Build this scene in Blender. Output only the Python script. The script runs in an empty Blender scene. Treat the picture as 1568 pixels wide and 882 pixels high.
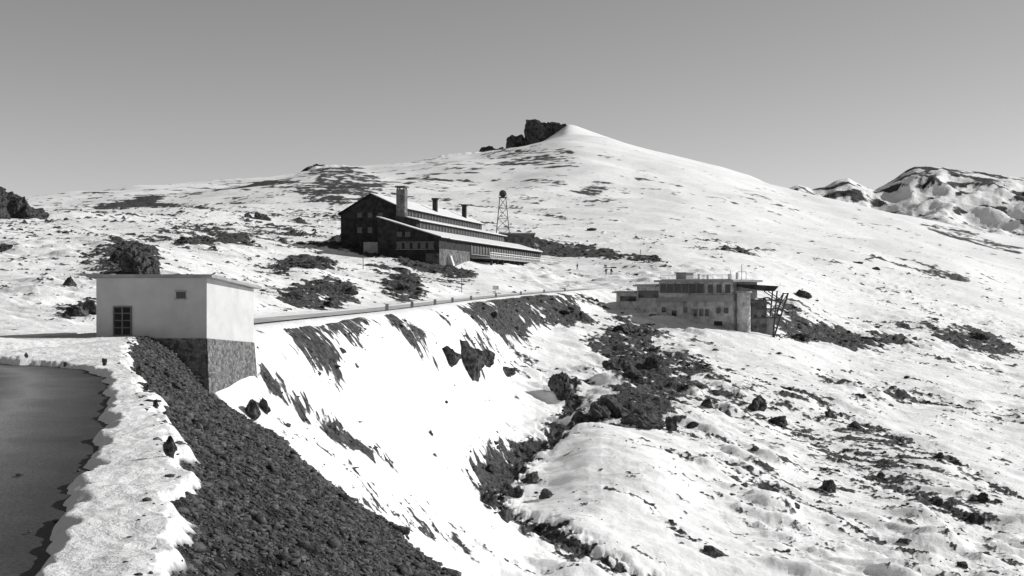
import bpy, bmesh, math, random
import numpy as np
from mathutils import Vector, Matrix, noise as mnoise
random.seed(4); rng=np.random.default_rng(7)
F=1900.0; CX=784.0; H=441.0      # survey constants: bearing / elevation scale
scene=bpy.context.scene
# ---------------------------------------------------------------- noise
_p=rng.permutation(256); _p=np.concatenate([_p,_p]); _a=rng.uniform(0,2*np.pi,256); _gx=np.cos(_a); _gy=np.sin(_a)
def perlin(x,y,seed=0):
    x=x+seed*17.31; y=y-seed*9.73
    xi=np.floor(x).astype(np.int64); yi=np.floor(y).astype(np.int64); xf=x-xi; yf=y-yi
    u=xf*xf*xf*(xf*(xf*6-15)+10); v=yf*yf*yf*(yf*(yf*6-15)+10)
    def g(i,j,dx,dy):
        h=_p[(_p[i&255]+j)&255]; return _gx[h]*dx+_gy[h]*dy
    a=g(xi,yi,xf,yf); b=g(xi+1,yi,xf-1,yf); c=g(xi,yi+1,xf,yf-1); d=g(xi+1,yi+1,xf-1,yf-1)
    return ((a+(b-a)*u)+((c+(d-c)*u)-(a+(b-a)*u))*v)*1.5
def sst(a,b,x):
    t=np.clip((x-a)/(b-a),0,1); return t*t*(3-2*t)
# ---------------------------------------------------------------- terrain control (bearing, elevation, distance)
CP={-700:[(600,30),(470,60),(360,150),(330,400),(320,1000),(900,15)],
0:[(572,30),(521,46),(497,56),(470,70),(435,90),(400,120),(365,170),(348,230),(336,400),(330,800)],
150:[(556,38),(518,50),(497,62),(450,85),(410,110),(375,160),(352,240),(332,450),(320,900)],
300:[(720,36),(615,49),(525,60),(490,68),(462,84),(435,100),(400,150),(365,240),(340,400),(318,800)],
400:[(950,25),(780,42),(665,50),(600,56),(497,67),(489,72),(460,100),(425,150),(385,240),(345,420),(310,900)],
480:[(970,25),(770,42),(700,52),(620,62),(550,74),(500,84),(484,91),(445,150),(410,200),(375,300),(340,500),(300,1000)],
600:[(1049,25),(892,40),(850,50),(760,60),(680,72),(600,87),(535,105),(490,120),(472,133),(450,170),(425,230),(392,272),(376,330),(330,600),(290,1200)],
700:[(1200,25),(1000,40),(882,58),(800,68),(720,82),(620,105),(540,132),(478,162),(460,175),(445,220),(410,270),(388,400),(340,700),(300,1200)],
740:[(758,92)],
800:[(1353,25),(1106,40),(882,68),(808,82),(735,100),(690,115),(640,128),(560,155),(490,195),(455,222),(447,240),(425,285),(410,320),(390,420),(350,650),(305,1100)],
880:[(860,73),(650,122)],
920:[(750,92),(700,103),(620,138),(540,175),(480,225),(445,265),(418,320),(398,400),(350,700),(290,1300)],
1000:[(1505,25),(1201,40),(882,76),(780,90),(660,125),(560,175),(500,222),(470,245),(430,290),(405,360),(380,480),(330,900)],
1140:[(882,80),(700,120),(600,165),(520,215),(500,228),(452,275),(425,340),(395,480),(340,950)],
1300:[(1272,40),(882,82),(750,115),(650,155),(560,220),(500,310),(450,420),(410,620),(360,1100)],
1450:[(882,85),(750,120),(650,165),(560,240),(500,350),(450,550),(400,900),(370,1300)],
1568:[(1657,25),(1320,40),(882,87),(760,125),(650,185),(560,290),(500,450),(450,750),(410,1100)],
2200:[(1700,25),(1320,40),(950,90),(700,150),(600,250),(500,500),(440,1000)]}
P=[];V=[]
def gden(D): return np.sqrt(1+(D/100.0)**2)
for px,l in CP.items():
    for py,D in l:
        P.append((px/600.0,math.log(D)*1.3)); V.append((H-py)/F*D/gden(D))
P=np.array(P);V=np.array(V);n=len(P)
def U(r2): return np.where(r2>0,r2*np.log(np.maximum(r2,1e-12)),0)
K=U(((P[:,None]-P[None])**2).sum(-1))+np.eye(n)*0.004
A=np.zeros((n+3,n+3));A[:n,:n]=K;A[:n,n]=1;A[:n,n+1:]=P;A[n,:n]=1;A[n+1:,:n]=P.T
W=np.linalg.solve(A,np.concatenate([V,np.zeros(3)]))
cln=np.linspace(math.log(15),math.log(2000),140)
q=np.stack(np.meshgrid(np.linspace(-1000,2600,181)/600,cln*1.3,indexing='ij'),-1).reshape(-1,2)
cv=np.empty(len(q))
for i in range(0,len(q),4000):
    s=q[i:i+4000]; cv[i:i+4000]=U(((s[:,None]-P[None])**2).sum(-1))@W[:n]+W[n]+s@W[n+1:]
cv=cv.reshape(181,140)
def tps(px,D):
    a=np.clip((px+1000)/3600*180,0,179.999); b=np.clip((np.log(D)-cln[0])/(cln[-1]-cln[0])*139,0,138.999)
    i=a.astype(int);j=b.astype(int);a=a-i;b=b-j
    v=(cv[i,j]*(1-a)+cv[i+1,j]*a)*(1-b)+(cv[i,j+1]*(1-a)+cv[i+1,j+1]*a)*b
    return v*gden(np.maximum(D,15))
SKX=[-1000,0,75,110,200,240,290,350,400,440,460,480,500,530,560,600,630,655,700,735,770,805,830,858,868,880,905,950,1000,1050,1100,1150,1180,1220,1260,1300,1400,1500,1568,2600]
SKY=[345,334,330,322,306,303,293,286,283,277,268,256,253,254,262,258,251,243,236,234,229,226,218,200,191,193,203,218,232,243,254,270,284,299,307,318,345,368,380,440]
_sx=np.arange(-1000,2600,2.0); _sy=np.interp(_sx,SKX,SKY)
def _gs(a,s):
    k=np.exp(-.5*(np.arange(-4*s,4*s+1)/s)**2); k/=k.sum(); return np.convolve(np.pad(a,len(k)//2,'edge'),k,'valid')
_sm=_gs(_sy,24); _sh=_gs(_sy,2)
XED=[0,7.1,10.1,13.1,18.6,26,35,50,60]; XEX=[-0.2,-1.95,-2.62,-3.5,-5.4,-8,-10.8,-15.1,-18.5]
BUMPS=[(905,1500,55,.10,11),(980,1500,80,.1,4),(500,1300,60,.12,10),(620,1700,60,.1,9),(760,1900,60,.1,11),(560,900,70,.12,6),(700,1100,70,.1,7),(820,1000,90,.1,6),(690,2100,50,.08,8),(1020,2000,80,.1,5),
 (1300,700,110,.12,6),(1480,800,100,.1,6),(1050,600,90,.12,3),(300,500,90,.1,5),(120,400,70,.12,6),(1400,300,110,.14,5),(1200,380,80,.1,3),(1540,560,80,.12,6),
 (960,150,50,.10,9),(985,128,40,.07,7),(870,150,25,.06,5),(480,170,50,.08,6),(520,150,30,.05,5),(330,200,60,.08,5),(60,150,60,.1,6),(200,120,50,.06,5),(620,200,40,.05,4),(1250,180,60,.06,5),(1120,140,50,.05,6),(1400,130,70,.06,6),
 (520,84,30,.07,6),(640,105,35,.06,5),(760,140,40,.05,5),(580,66,30,.06,5),(1000,100,45,.05,8),(1180,100,50,.05,6),(900,105,30,.05,8)]
def base_z(px,D):
    z=tps(px,D)
    for b in BUMPS:
        z=z+b[4]*D/F*np.exp(-((px-b[0])/b[2])**2-((np.log(D/b[1]))/b[3])**2)
    k=sst(2350,2980,D)
    S=np.interp(px,_sx,_sm)*(1-k)+k*(np.interp(px,_sx,_sh)+(1.6*perlin(px/13,px*0,8)+1.0*perlin(px/5,px*0,9))*(1-sst(700,800,px))+.7*perlin(px/40,px*0,10))
    t=sst(math.log(750),math.log(3000),np.log(D))
    D2=np.minimum(D,3000.0)
    py=H-z/D*F
    far=py*(1-t)+S*t
    zf=(H-far)/F*D2
    over=np.maximum(D-3000,0)
    zf=zf-over*0.10-np.minimum(over,400)*0.1
    z=np.where(D>700,zf,z)
    # roadside embankment
    x=(px-CX)/F*D
    xe=np.interp(D,XED,XEX); d=x-xe+0.12*perlin(x*0.9,D*0.9,3)
    zb=np.interp(D,[0,25,50,60],[-1.65,-1.65,-2.0,-2.0])
    s=np.interp(D,[0,35,44,50],[.55,.58,.85,1.0])
    wv=3.8+0.35*perlin(x*.35,D*.35,5)
    zn=zb-s*np.clip(d,0,wv)-1.0*np.maximum(d-wv,0)-2.0*np.maximum(D-51,0)
    k=.3; m=np.maximum(z,zn); dif=np.abs(z-zn)
    zm=m+np.where(dif<k,(k-dif)**2/(4*k),0)*np.where(d<0,0,1)
    return zm,d
cols=np.concatenate([np.linspace(-1000,-80,70)[:-1],np.linspace(-80,1650,1150),np.linspace(1650,2600,70)[1:]])
rows=np.concatenate([np.geomspace(1.2,5,60)[:-1],np.geomspace(5,60,480)[:-1],np.geomspace(60,420,560)[:-1],np.geomspace(420,3300,380)[:-1],np.geomspace(3300,9000,25)])
PX,DD=np.meshgrid(cols,rows,indexing='ij')
Z0,dE=base_z(PX,DD); X=(PX-CX)/F*DD; Y=DD
NC,NR=PX.shape
def gi(px,D):
    a=np.interp(px,cols,np.arange(NC)); b=np.interp(D,rows,np.arange(NR)); return a,b
def gsample(G,x,y):
    x=np.asarray(x,float);y=np.asarray(y,float)
    px=x/y*F+CX; a,b=gi(px,y); i=np.clip(a.astype(int),0,NC-2);j=np.clip(b.astype(int),0,NR-2);a=a-i;b=b-j
    return (G[i,j]*(1-a)+G[i+1,j]*a)*(1-b)+(G[i,j+1]*(1-a)+G[i+1,j+1]*a)*b
ZC=Z0
def site(px,py,dmin=30,G=None):
    """sight a ground point by bearing/elevation -> world xyz"""
    G=ZC if G is None else G
    i=int(round(float(np.interp(px,cols,np.arange(NC)))))
    pr=H-F*G[i]/rows
    js=np.where((rows>=dmin)&(pr<=py))[0]
    j=js[0] if len(js) else NR-30
    D=rows[j]
    if j>0 and rows[j-1]>=dmin and pr[j-1]>py:
        t=(pr[j-1]-py)/(pr[j-1]-pr[j]+1e-9); D=rows[j-1]+(rows[j]-rows[j-1])*t
    x=(px-CX)/F*D
    return Vector((x,D,float(gsample(G,x,D))))
# ---- road to the hotel (centre line, surveyed heights)
def surv(px,py,D): return Vector(((px-CX)/F*D,D,(H-py)/F*D))
R2=[surv(-250,526,44),surv(-80,523,46),surv(0,520,47),surv(80,518,49),surv(150,514,52),surv(260,504,59),surv(390,491,71),surv(480,483,90),surv(560,475.5,112),surv(640,466.5,140),surv(700,459.5,170),surv(780,451.5,205),surv(850,446,240),surv(905,442,262)]
def catmull(pts,nn=14):
    o=[]
    for i in range(len(pts)-1):
        a=pts[max(i-1,0)];b=pts[i];c=pts[i+1];d=pts[min(i+2,len(pts)-1)]
        for k in range(nn):
            t=k/nn; o.append(0.5*((2*b)+(c-a)*t+(2*a-5*b+4*c-d)*t*t+(3*b-a-3*c+d)*t**3))
    o.append(pts[-1]); return o
R2c=catmull(R2)
def distpoly(x,y,pts):
    best=np.full(x.shape,1e9); zz=np.zeros(x.shape)
    for a,b in zip(pts[:-1],pts[1:]):
        dx,dy=b.x-a.x,b.y-a.y;L=dx*dx+dy*dy+1e-9
        t=np.clip(((x-a.x)*dx+(y-a.y)*dy)/L,0,1)
        d=np.hypot(x-a.x-t*dx,y-a.y-t*dy); m=d<best
        best=np.where(m,d,best); zz=np.where(m,a.z+(b.z-a.z)*t,zz)
    return best,zz
dR2=np.full(X.shape,1e9); zR2=np.zeros_like(X); sel=(DD>40)&(DD<340)&(PX<1100)
dR2[sel],zR2[sel]=distpoly(X[sel],Y[sel],R2c[::3]+[R2c[-1]])
wc=5+1.6*perlin(X/7,Y/7,14)+np.clip((DD-60)/25,0,3)
cut=1-sst(0,1,(dR2-2.0)/wc)
Z0=np.where(sel,Z0*(1-cut)+zR2*cut,Z0); ZC=Z0
# ---- near asphalt road
AD=[0,7.1,11.2,15,19.7,23,25.5,27,28.2,29,29.5]; AX=[-1.5,-2.75,-3.87,-4.94,-6.45,-7.6,-8.9,-10.2,-12,-16,-25]
def asd(x,y):
    e=np.interp(y,AD[:7],AX[:7])
    e2=np.interp(-x,[8.9,10.2,12,16,25],[25.5,27,28.2,29,29.5])
    n=0.13*perlin(x*1.3,y*1.3,11)+0.05*perlin(x*5,y*5,12)
    return np.maximum(x-e-n,y-e2-n*2.5)
aS=asd(X,Y)
# ---------------------------------------------------------------- relief noise
def fbm_rel(x,y,D,seed):
    out=np.zeros_like(x)
    for k,lam in enumerate([0.35,.8,1.8,4,9,20,45,100,220]):
        w=sst(.0035,.012,lam/D)*(1-sst(.12,.35,lam/D))*(1-.45*(1-sst(.015,.05,lam/D))*sst(130,260,D))
        s=w>0.001
        out[s]+=w[s]*.038*lam*perlin(x[s]/lam,y[s]/lam,seed+k)
    return out
def msn(x,y,D,seed,r0,r1,r2,r3,ang=-.5,st=1.8):
    nz=np.zeros_like(x);wt=np.zeros_like(x)
    for k,lam in enumerate([.11,.22,.5,1.1,2.4,5.2,11,24,52,110,230]):
        r=lam/D; w=sst(r0,r1,r)*(1-sst(r2,r3,r)); s=w>0.001
        xr=x[s]*math.cos(ang)+y[s]*math.sin(ang); yr=-x[s]*math.sin(ang)+y[s]*math.cos(ang)
        nz[s]+=w[s]*perlin(xr/(lam*st),yr/lam,seed+k); wt[s]+=w[s]**2
    return nz/np.sqrt(wt+1e-4)
rel=fbm_rel(X,Y,DD,20)
rel*=sst(4,60,DD)*.9+.12
rel*=np.clip((dR2-2.6)/4,0,1)
rel*=(1-.6*sst(2000,2900,DD))
lump=np.zeros_like(X)
clus=sst(-.25,.35,perlin(X/(12+DD*.06),Y/(18+DD*.09),44))
for k,lam in enumerate([.35,.7,1.5,3.2]):
    w=sst(.003,.008,lam/DD)*(1-sst(.04,.08,lam/DD))*sst(48,62,DD)
    a=-.5; xr=X*math.cos(a)+Y*math.sin(a); yr=-X*math.sin(a)+Y*math.cos(a)
    nz=np.maximum(perlin(xr/(lam*1.9),yr/lam,40+k)-.12,0); lump+=w*nz*lam*.42
lump*=(.5+.5*sst(660,860,PX))*(.3+.8*clus)
ragE=0.20*perlin(X*1.4,Y*1.4,31)+.10*perlin(X*4,Y*4,32)+.04*perlin(X*11,Y*11,38)
dg=dE+ragE
gvf=sst(-.02,.06,dg)*(1-sst(-.1,.1,dE-4.2-.5*perlin(X*.8,Y*.8,33)))*(DD<50.5)
def blur(a,k=1):
    for _ in range(k):
        a=(a+np.roll(a,1,0)+np.roll(a,-1,0)+np.roll(a,1,1)+np.roll(a,-1,1))/5
    return a
nearw=1-sst(40,60,DD)
snowH=.10*(1+.3*perlin(X*.8,Y*.8,34)+.22*perlin(X*2.6,Y*2.6,35)+.12*perlin(X*8,Y*8,39))
sh=(snowH*sst(0,.16,aS)*(1-sst(-.14,.03,dg)*(dE<5)) -.07*(1-sst(-.02,.05,aS)))*nearw
# ---------------------------------------------------------------- bare ground areas (sighted on the terrain, kept in plan)
POLY=[
([(428,492),(470,488),(500,520),(526,570),(485,565),(450,535)],.95),
([(478,486),(556,480),(566,522),(520,528),(495,510)],1),
([(588,482),(606,486),(668,540),(645,540),(605,508)],1),
([(700,468),(760,456),(815,452),(880,466),(905,492),(830,496),(795,515),(740,498),(715,485)],1),
([(820,450),(900,448),(930,460),(880,462)],.7),
([(700,500),(800,500),(830,560),(790,575),(720,560)],.3),
([(425,412),(455,398),(500,398),(516,414),(470,420),(440,424)],.9),
([(428,445),(470,430),(540,440),(556,462),(500,472),(436,462)],.75),
([(580,442),(625,430),(655,450),(625,465),(600,462)],.85),
([(455,378),(540,368),(580,378),(680,402),(742,432),(690,426),(620,408),(540,386)],1),
([(600,395),(680,398),(720,415),(700,425),(640,410)],.8),
([(820,368),(900,378),(1000,394),(1022,405),(930,400),(830,390)],1),
([(560,405),(700,418),(720,445),(600,440)],.35),
([(960,882),(870,850),(780,805),(728,772),(722,735),(765,688),(840,664),(850,682),(800,704),(772,738),(782,770),(830,798),(900,835),(990,884)],.8),
([(840,572),(885,580),(900,640),(850,668),(830,660),(880,620)],.7),
([(915,508),(990,490),(1010,540),(1044,600),(1020,650),(950,640),(905,640),(940,600),(955,560),(918,532)],.7),
([(1000,530),(1150,575),(1300,630),(1420,690),(1560,765),(1500,790),(1300,720),(1120,640),(1040,610)],.38),
([(1180,480),(1240,500),(1350,518),(1400,522),(1330,530),(1210,515)],.8),
([(1420,505),(1500,500),(1560,530),(1568,550),(1480,540),(1440,520)],.8),
([(1310,485),(1440,498),(1440,505),(1330,495)],.6),
([(1290,585),(1400,590),(1500,620),(1380,612)],.4),
([(1060,690),(1250,700),(1450,790),(1400,800),(1150,740)],.2),
([(400,560),(440,580),(470,612),(600,712),(560,700),(480,645),(408,608)],.9),
([(440,660),(520,700),(700,800),(860,878),(700,850),(500,740)],.42),
([(268,378),(300,366),(370,362),(380,372),(300,382)],.9),
([(165,400),(180,372),(232,378),(246,420),(180,424)],.95),
([(120,395),(180,375),(245,400),(240,425),(150,420)],.55),
([(440,296),(500,268),(560,266),(600,285),(560,300),(490,305)],.40),
([(455,276),(490,258),(530,256),(560,266),(500,272)],.36),
([(620,252),(670,242),(690,250),(640,260)],.45),
([(720,240),(780,230),(880,228),(870,252),(800,262)],.42),
([(780,300),(830,262),(900,250),(860,285)],.26),
([(600,262),(720,245),(760,262),(690,285),(610,280)],.26),
([(880,290),(910,272),(945,280),(920,292)],.5),
([(80,330),(160,312),(240,302),(250,310),(150,322)],.7),
([(240,302),(300,290),(450,275),(450,284),(300,298)],.5),
([(100,360),(300,350),(450,340),(480,370),(300,372)],.25),
([(440,290),(520,300),(560,320),(640,300),(620,315),(500,318)],.5),
([(1150,470),(1240,470),(1240,500),(1190,495)],.5),
([(1060,380),(1180,385),(1180,392),(1080,390)],.5),
([(1300,395),(1440,410),(1500,430),(1420,425)],.5),
([(1380,340),(1460,352),(1568,375),(1568,392),(1450,370)],.55),
([(1050,270),(1180,300),(1260,330),(1200,325),(1080,290)],.3),
([(210,560),(160,545),(120,545),(200,575)],.3),
([(1040,520),(900,500),(870,480),(960,478)],.35),
([(90,470),(150,455),(150,485),(95,488)],.8),
]
# bands: polyline, half width (m per 100 m distance), strength, carve depth per 100 m
BANDS=[([(990,884),(900,846),(840,815),(790,790),(750,765),(738,738),(765,708),(800,688),(850,664),(890,645)],1.7,1.0,1.1),
([(850,580),(872,600),(880,625),(850,650)],1.0,.8,.5),
([(905,640),(960,635),(1000,645),(1040,655)],1.3,.95,.3),
([(930,520),(945,550),(975,580),(1000,610)],1.6,.85,.3),
([(470,612),(530,665),(600,712)],.5,.95,.15),
([(500,735),(560,770),(640,805),(760,840),(880,882)],.6,.7,.2),
([(440,655),(500,690),(560,735)],.5,.6,.15),
([(598,486),(625,510),(655,540)],.8,1.0,.2),
([(430,495),(460,530),(500,568)],.8,.9,.1),
([(1010,540),(1100,572),(1220,600),(1330,650),(1440,700),(1568,770)],.8,.62,.2),
([(1060,605),(1180,640),(1290,690),(1400,760),(1500,800)],.8,.6,.2),
([(1280,585),(1400,600),(1568,650)],.8,.6,.15),
([(1000,690),(1120,720),(1260,780),(1400,850)],.6,.5,.15),
([(1100,850),(1000,790),(930,740)],.5,.5,.1),
([(1190,510),(1300,515),(1400,525)],1.0,.8,.2),
([(700,462),(780,455),(870,468)],1.2,.9,0)]
dens=np.zeros_like(X); carve=np.zeros_like(X)
wx=X+DD*.010*msn(X,Y,DD,130,.004,.01,.03,.06,0,1)+DD*.006*msn(X,Y,DD,150,.001,.003,.006,.012,0,1)
wy=Y*(1+.020*msn(X,Y,DD,170,.01,.02,.08,.14,0,1)+.012*msn(X,Y,DD,190,.002,.006,.015,.03,0,1))
for pts,val in POLY:
    wp=[site(min(a,1640),b,20 if b>870 else 42) for a,b in pts]
    xs=np.array([p.x for p in wp]);ys=np.array([p.y for p in wp])
    bb=(wx>xs.min())&(wx<xs.max())&(wy>ys.min())&(wy<ys.max())
    qx=wx[bb];qy=wy[bb];ins=np.zeros(qx.shape,bool)
    for i in range(len(xs)):
        x1,y1,x2,y2=xs[i],ys[i],xs[i-1],ys[i-1]
        c=((y1>qy)!=(y2>qy)); ins^=c&(qx<(x2-x1)*(qy-y1)/(y2-y1+1e-12)+x1)
    t=dens[bb]; t[ins]=np.maximum(t[ins],val); dens[bb]=t
dens=blur(dens,12)
for pts,wd,val,cd in BANDS:
    wp=[site(min(a,1640),b,20 if b>870 else 42) for a,b in pts]
    xs=[p.x for p in wp];ys=[p.y for p in wp]
    bb=(X>min(xs)-15)&(X<max(xs)+15)&(Y>min(ys)-15)&(Y<max(ys)+15)
    d,_=distpoly(wx[bb],wy[bb],wp); w=wd*DD[bb]/100
    e=np.exp(-(d/w)**2); dens[bb]=np.maximum(dens[bb],val*np.exp(-(d/w)**4)); carve[bb]=np.maximum(carve[bb],cd*DD[bb]/100*e)
base=.12+.10*perlin(X/(DD*.12),np.log(DD)*5,61)
right=sst(780,950,PX)*sst(60,90,DD)*(1-sst(220,330,DD)); base+=.12*right*(.4+.9*clus)
base+=.10*sst(330,600,DD)*(1-sst(1200,2300,DD))*(1-.6*sst(900,1100,PX))
base+=.10*(1-sst(550,650,PX))*sst(60,90,DD)
base+=.05*sst(140,200,DD)*(1-sst(900,1400,DD))*(1-sst(800,900,PX))
base+=.03*sst(1000,1200,PX)*sst(250,400,DD)*(1-sst(1000,2000,DD))
base-=.3*(sst(2000,2800,DD)*sst(860,890,PX))
nz=.66*msn(X,Y,DD,70,.0012,.003,.012,.035,-.5,1.5)+.45*msn(X,Y,DD,90,.006,.012,.03,.07,-.35,1.9)
bare=dens*.68+base+nz*.66
bare-= .24*np.exp(-((PX-600)/90)**2-((np.log(DD/80))/.2)**2)
bare=np.where(dR2<3.2,np.minimum(bare,.2),bare)
bare=np.where(DD<50,np.where(dE<0,-.2,np.minimum(bare,.6)),bare)
bareC=np.clip(bare,-.3,1.2)
rockrel=sst(.45,.7,bareC)*DD*.0022*(.4+msn(X,Y,DD,210,.002,.004,.01,.02,0,1))*sst(50,60,DD)*(1-sst(400,1500,DD))
ZG=Z0+rel+(lump+rockrel-carve)*np.clip((dR2-3)/3,0,1)+sh
ZG=np.where(dR2<2.1,Z0-.07,ZG)
ZG+=gvf*(.03*perlin(X*3,Y*3,36)+.06*perlin(X*1.1,Y*1.1,37))
ZC=ZG
def gz(x,y): return float(gsample(ZG,x,y))
# ---------------------------------------------------------------- material helpers
def newmat(name):
    m=bpy.data.materials.new(name); m.use_nodes=True; nt=m.node_tree; b=nt.nodes['Principled BSDF']; b.inputs['Specular IOR Level'].default_value=.15
    b.inputs['Roughness'].default_value=.9
    return m,nt,b
def g3(v): return (v,v,v,1)
def node(nt,t,**k):
    n=nt.nodes.new(t)
    for a,b in k.items():
        if hasattr(n,a): setattr(n,a,b)
        else: n.inputs[a].default_value=b
    return n
def noisy(name,c0,c1,scale,detail=6,rough=.9,bump=0,bscale=None,dist=.1,spec=.15,lo=.3,hi=.7,nr=.5):
    m,nt,b=newmat(name); tc=node(nt,'ShaderNodeNewGeometry')
    n=node(nt,'ShaderNodeTexNoise',Scale=scale,Detail=detail,Roughness=nr); nt.links.new(tc.outputs['Position'],n.inputs['Vector'])
    r=node(nt,'ShaderNodeValToRGB'); r.color_ramp.elements[0].position=lo;r.color_ramp.elements[1].position=hi
    r.color_ramp.elements[0].color=g3(c0);r.color_ramp.elements[1].color=g3(c1)
    nt.links.new(n.outputs['Fac'],r.inputs['Fac']);nt.links.new(r.outputs['Color'],b.inputs['Base Color'])
    b.inputs['Roughness'].default_value=rough;b.inputs['Specular IOR Level'].default_value=spec
    if bump:
        n2=node(nt,'ShaderNodeTexNoise',Scale=bscale or scale*3,Detail=6);nt.links.new(tc.outputs['Position'],n2.inputs['Vector'])
        bp=node(nt,'ShaderNodeBump',Strength=bump,Distance=dist);nt.links.new(n2.outputs['Fac'],bp.inputs['Height']);nt.links.new(bp.outputs['Normal'],b.inputs['Normal'])
    return m
def terrain_mat(name,far=False):
    m,nt,b=newmat(name); L=nt.links.new
    geo=node(nt,'ShaderNodeNewGeometry'); at=node(nt,'ShaderNodeAttribute',attribute_name='bare'); ag=node(nt,'ShaderNodeAttribute',attribute_name='gravel')
    n1=node(nt,'ShaderNodeTexNoise',Scale=(.02 if far else 1.3),Detail=9,Roughness=.75); L(geo.outputs['Position'],n1.inputs['Vector'])
    ma=node(nt,'ShaderNodeMath',operation='SUBTRACT'); L(n1.outputs['Fac'],ma.inputs[0]); ma.inputs[1].default_value=.5
    mb=node(nt,'ShaderNodeMath',operation='MULTIPLY_ADD'); L(ma.outputs[0],mb.inputs[0]); mb.inputs[1].default_value=.8; L(at.outputs['Fac'],mb.inputs[2])
    mr=node(nt,'ShaderNodeMapRange'); mr.inputs['From Min'].default_value=.47; mr.inputs['From Max'].default_value=.57; L(mb.outputs[0],mr.inputs['Value'])
    mx=node(nt,'ShaderNodeMath',operation='MAXIMUM'); L(mr.outputs[0],mx.inputs[0]); L(ag.outputs['Fac'],mx.inputs[1])
    n2=node(nt,'ShaderNodeTexNoise',Scale=(.03 if far else 2.2),Detail=10,Roughness=.8); L(geo.outputs['Position'],n2.inputs['Vector'])
    r2=node(nt,'ShaderNodeValToRGB'); e=r2.color_ramp.elements; e[0].position=.4;e[0].color=g3(.014);e[1].position=.68;e[1].color=g3(.15)
    L(n2.outputs['Fac'],r2.inputs['Fac'])
    n3=node(nt,'ShaderNodeTexNoise',Scale=.35,Detail=7,Roughness=.65); L(geo.outputs['Position'],n3.inputs['Vector'])
    r3=node(nt,'ShaderNodeValToRGB'); e=r3.color_ramp.elements; e[0].position=.3;e[0].color=g3(.72);e[1].position=.6;e[1].color=g3(.88)
    L(n3.outputs['Fac'],r3.inputs['Fac'])
    mix=node(nt,'ShaderNodeMix',data_type='RGBA'); L(mx.outputs[0],mix.inputs[0]); L(r3.outputs['Color'],mix.inputs[6]); L(r2.outputs['Color'],mix.inputs[7]); L(mix.outputs[2],b.inputs['Base Color'])
    n4=node(nt,'ShaderNodeTexNoise',Scale=(.02 if far else 1.3),Detail=9,Roughness=.68); L(geo.outputs['Position'],n4.inputs['Vector'])
    hs=node(nt,'ShaderNodeMath',operation='MULTIPLY_ADD'); L(n2.outputs['Fac'],hs.inputs[0]); L(mx.outputs[0],hs.inputs[1]); L(n4.outputs['Fac'],hs.inputs[2])
    bp=node(nt,'ShaderNodeBump',Strength=.7,Distance=(12 if far else .22)); L(hs.outputs[0],bp.inputs['Height']); L(bp.outputs['Normal'],b.inputs['Normal'])
    return m
M_ter=terrain_mat('snow_ground'); M_far=terrain_mat('snow_rock_far',True)
M_rock=noisy('rock',.012,.14,1.6,10,bump=1,bscale=3,dist=.25,nr=.7,lo=.38,hi=.70)
M_rockfar=noisy('rock_far',.03,.16,.05,9,bump=.8,bscale=.12,dist=5,nr=.7)
M_gravel=noisy('gravel_stone',.012,.19,9,6,bump=.3,bscale=40,dist=.01,nr=.75,lo=.4,hi=.72)
M_plaster=noisy('plaster',.45,.56,1.2,8,bump=.15,bscale=6,dist=.02,nr=.65)
M_snow=noisy('roof_snow',.6,.78,.8,4,bump=.2,bscale=1.5,dist=.1)
M_conc=noisy('concrete',.22,.36,1.5,7,nr=.65)
M_dark=noisy('dark_wood',.015,.05,1.0,6,bump=.2,bscale=2,dist=.05)
M_wood=noisy('shutter_wood',.10,.17,4,4)
M_glass,_,b_=newmat('window_glass'); b_.inputs['Base Color'].default_value=g3(.02); b_.inputs['Roughness'].default_value=.12; b_.inputs['Specular IOR Level'].default_value=.5
M_white=noisy('white_paint',.6,.75,1.0,4)
M_metal=noisy('dark_metal',.05,.09,1.0,3)
M_lodge=noisy('lodge_plaster',.16,.56,.7,9,bump=.3,bscale=2,dist=.08,nr=.72,lo=.32,hi=.58)
M_cloth=noisy('dark_cloth',.03,.06,5,3)
M_asph2=noisy('packed_road',.22,.68,.4,8,nr=.7)
M_asph,nt,b=newmat('asphalt'); L=nt.links.new; b.inputs['Roughness'].default_value=.7; b.inputs['Specular IOR Level'].default_value=.3
geo=node(nt,'ShaderNodeNewGeometry'); at=node(nt,'ShaderNodeAttribute',attribute_name='lane')
na=node(nt,'ShaderNodeTexNoise',Scale=.7,Detail=9,Roughness=.7); L(geo.outputs['Position'],na.inputs['Vector'])
nb=node(nt,'ShaderNodeTexNoise',Scale=30,Detail=5,Roughness=.7); L(geo.outputs['Position'],nb.inputs['Vector'])
mw=node(nt,'ShaderNodeMath',operation='MULTIPLY_ADD'); L(na.outputs['Fac'],mw.inputs[0]); mw.inputs[1].default_value=.16; L(at.outputs['Fac'],mw.inputs[2])
rp=node(nt,'ShaderNodeValToRGB'); L(mw.outputs[0],rp.inputs['Fac'])
el=rp.color_ramp.elements; el[0].position=.0; el[0].color=g3(.035); el[1].position=1; el[1].color=g3(.12)
for pos,v in((.10,.055),(.20,.12),(.28,.24),(.36,.13),(.46,.10),(.56,.22),(.66,.12)): e=el.new(pos); e.color=g3(v)
mm=node(nt,'ShaderNodeMix',data_type='RGBA',blend_type='MULTIPLY'); mm.inputs[0].default_value=.85; L(rp.outputs['Color'],mm.inputs[6])
rb=node(nt,'ShaderNodeValToRGB'); rb.color_ramp.elements[0].position=.3; rb.color_ramp.elements[0].color=g3(.35); rb.color_ramp.elements[1].position=.7; rb.color_ramp.elements[1].color=g3(1.4); L(nb.outputs['Fac'],rb.inputs['Fac']); L(rb.outputs['Color'],mm.inputs[7]); L(mm.outputs[2],b.inputs['Base Color'])
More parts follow.
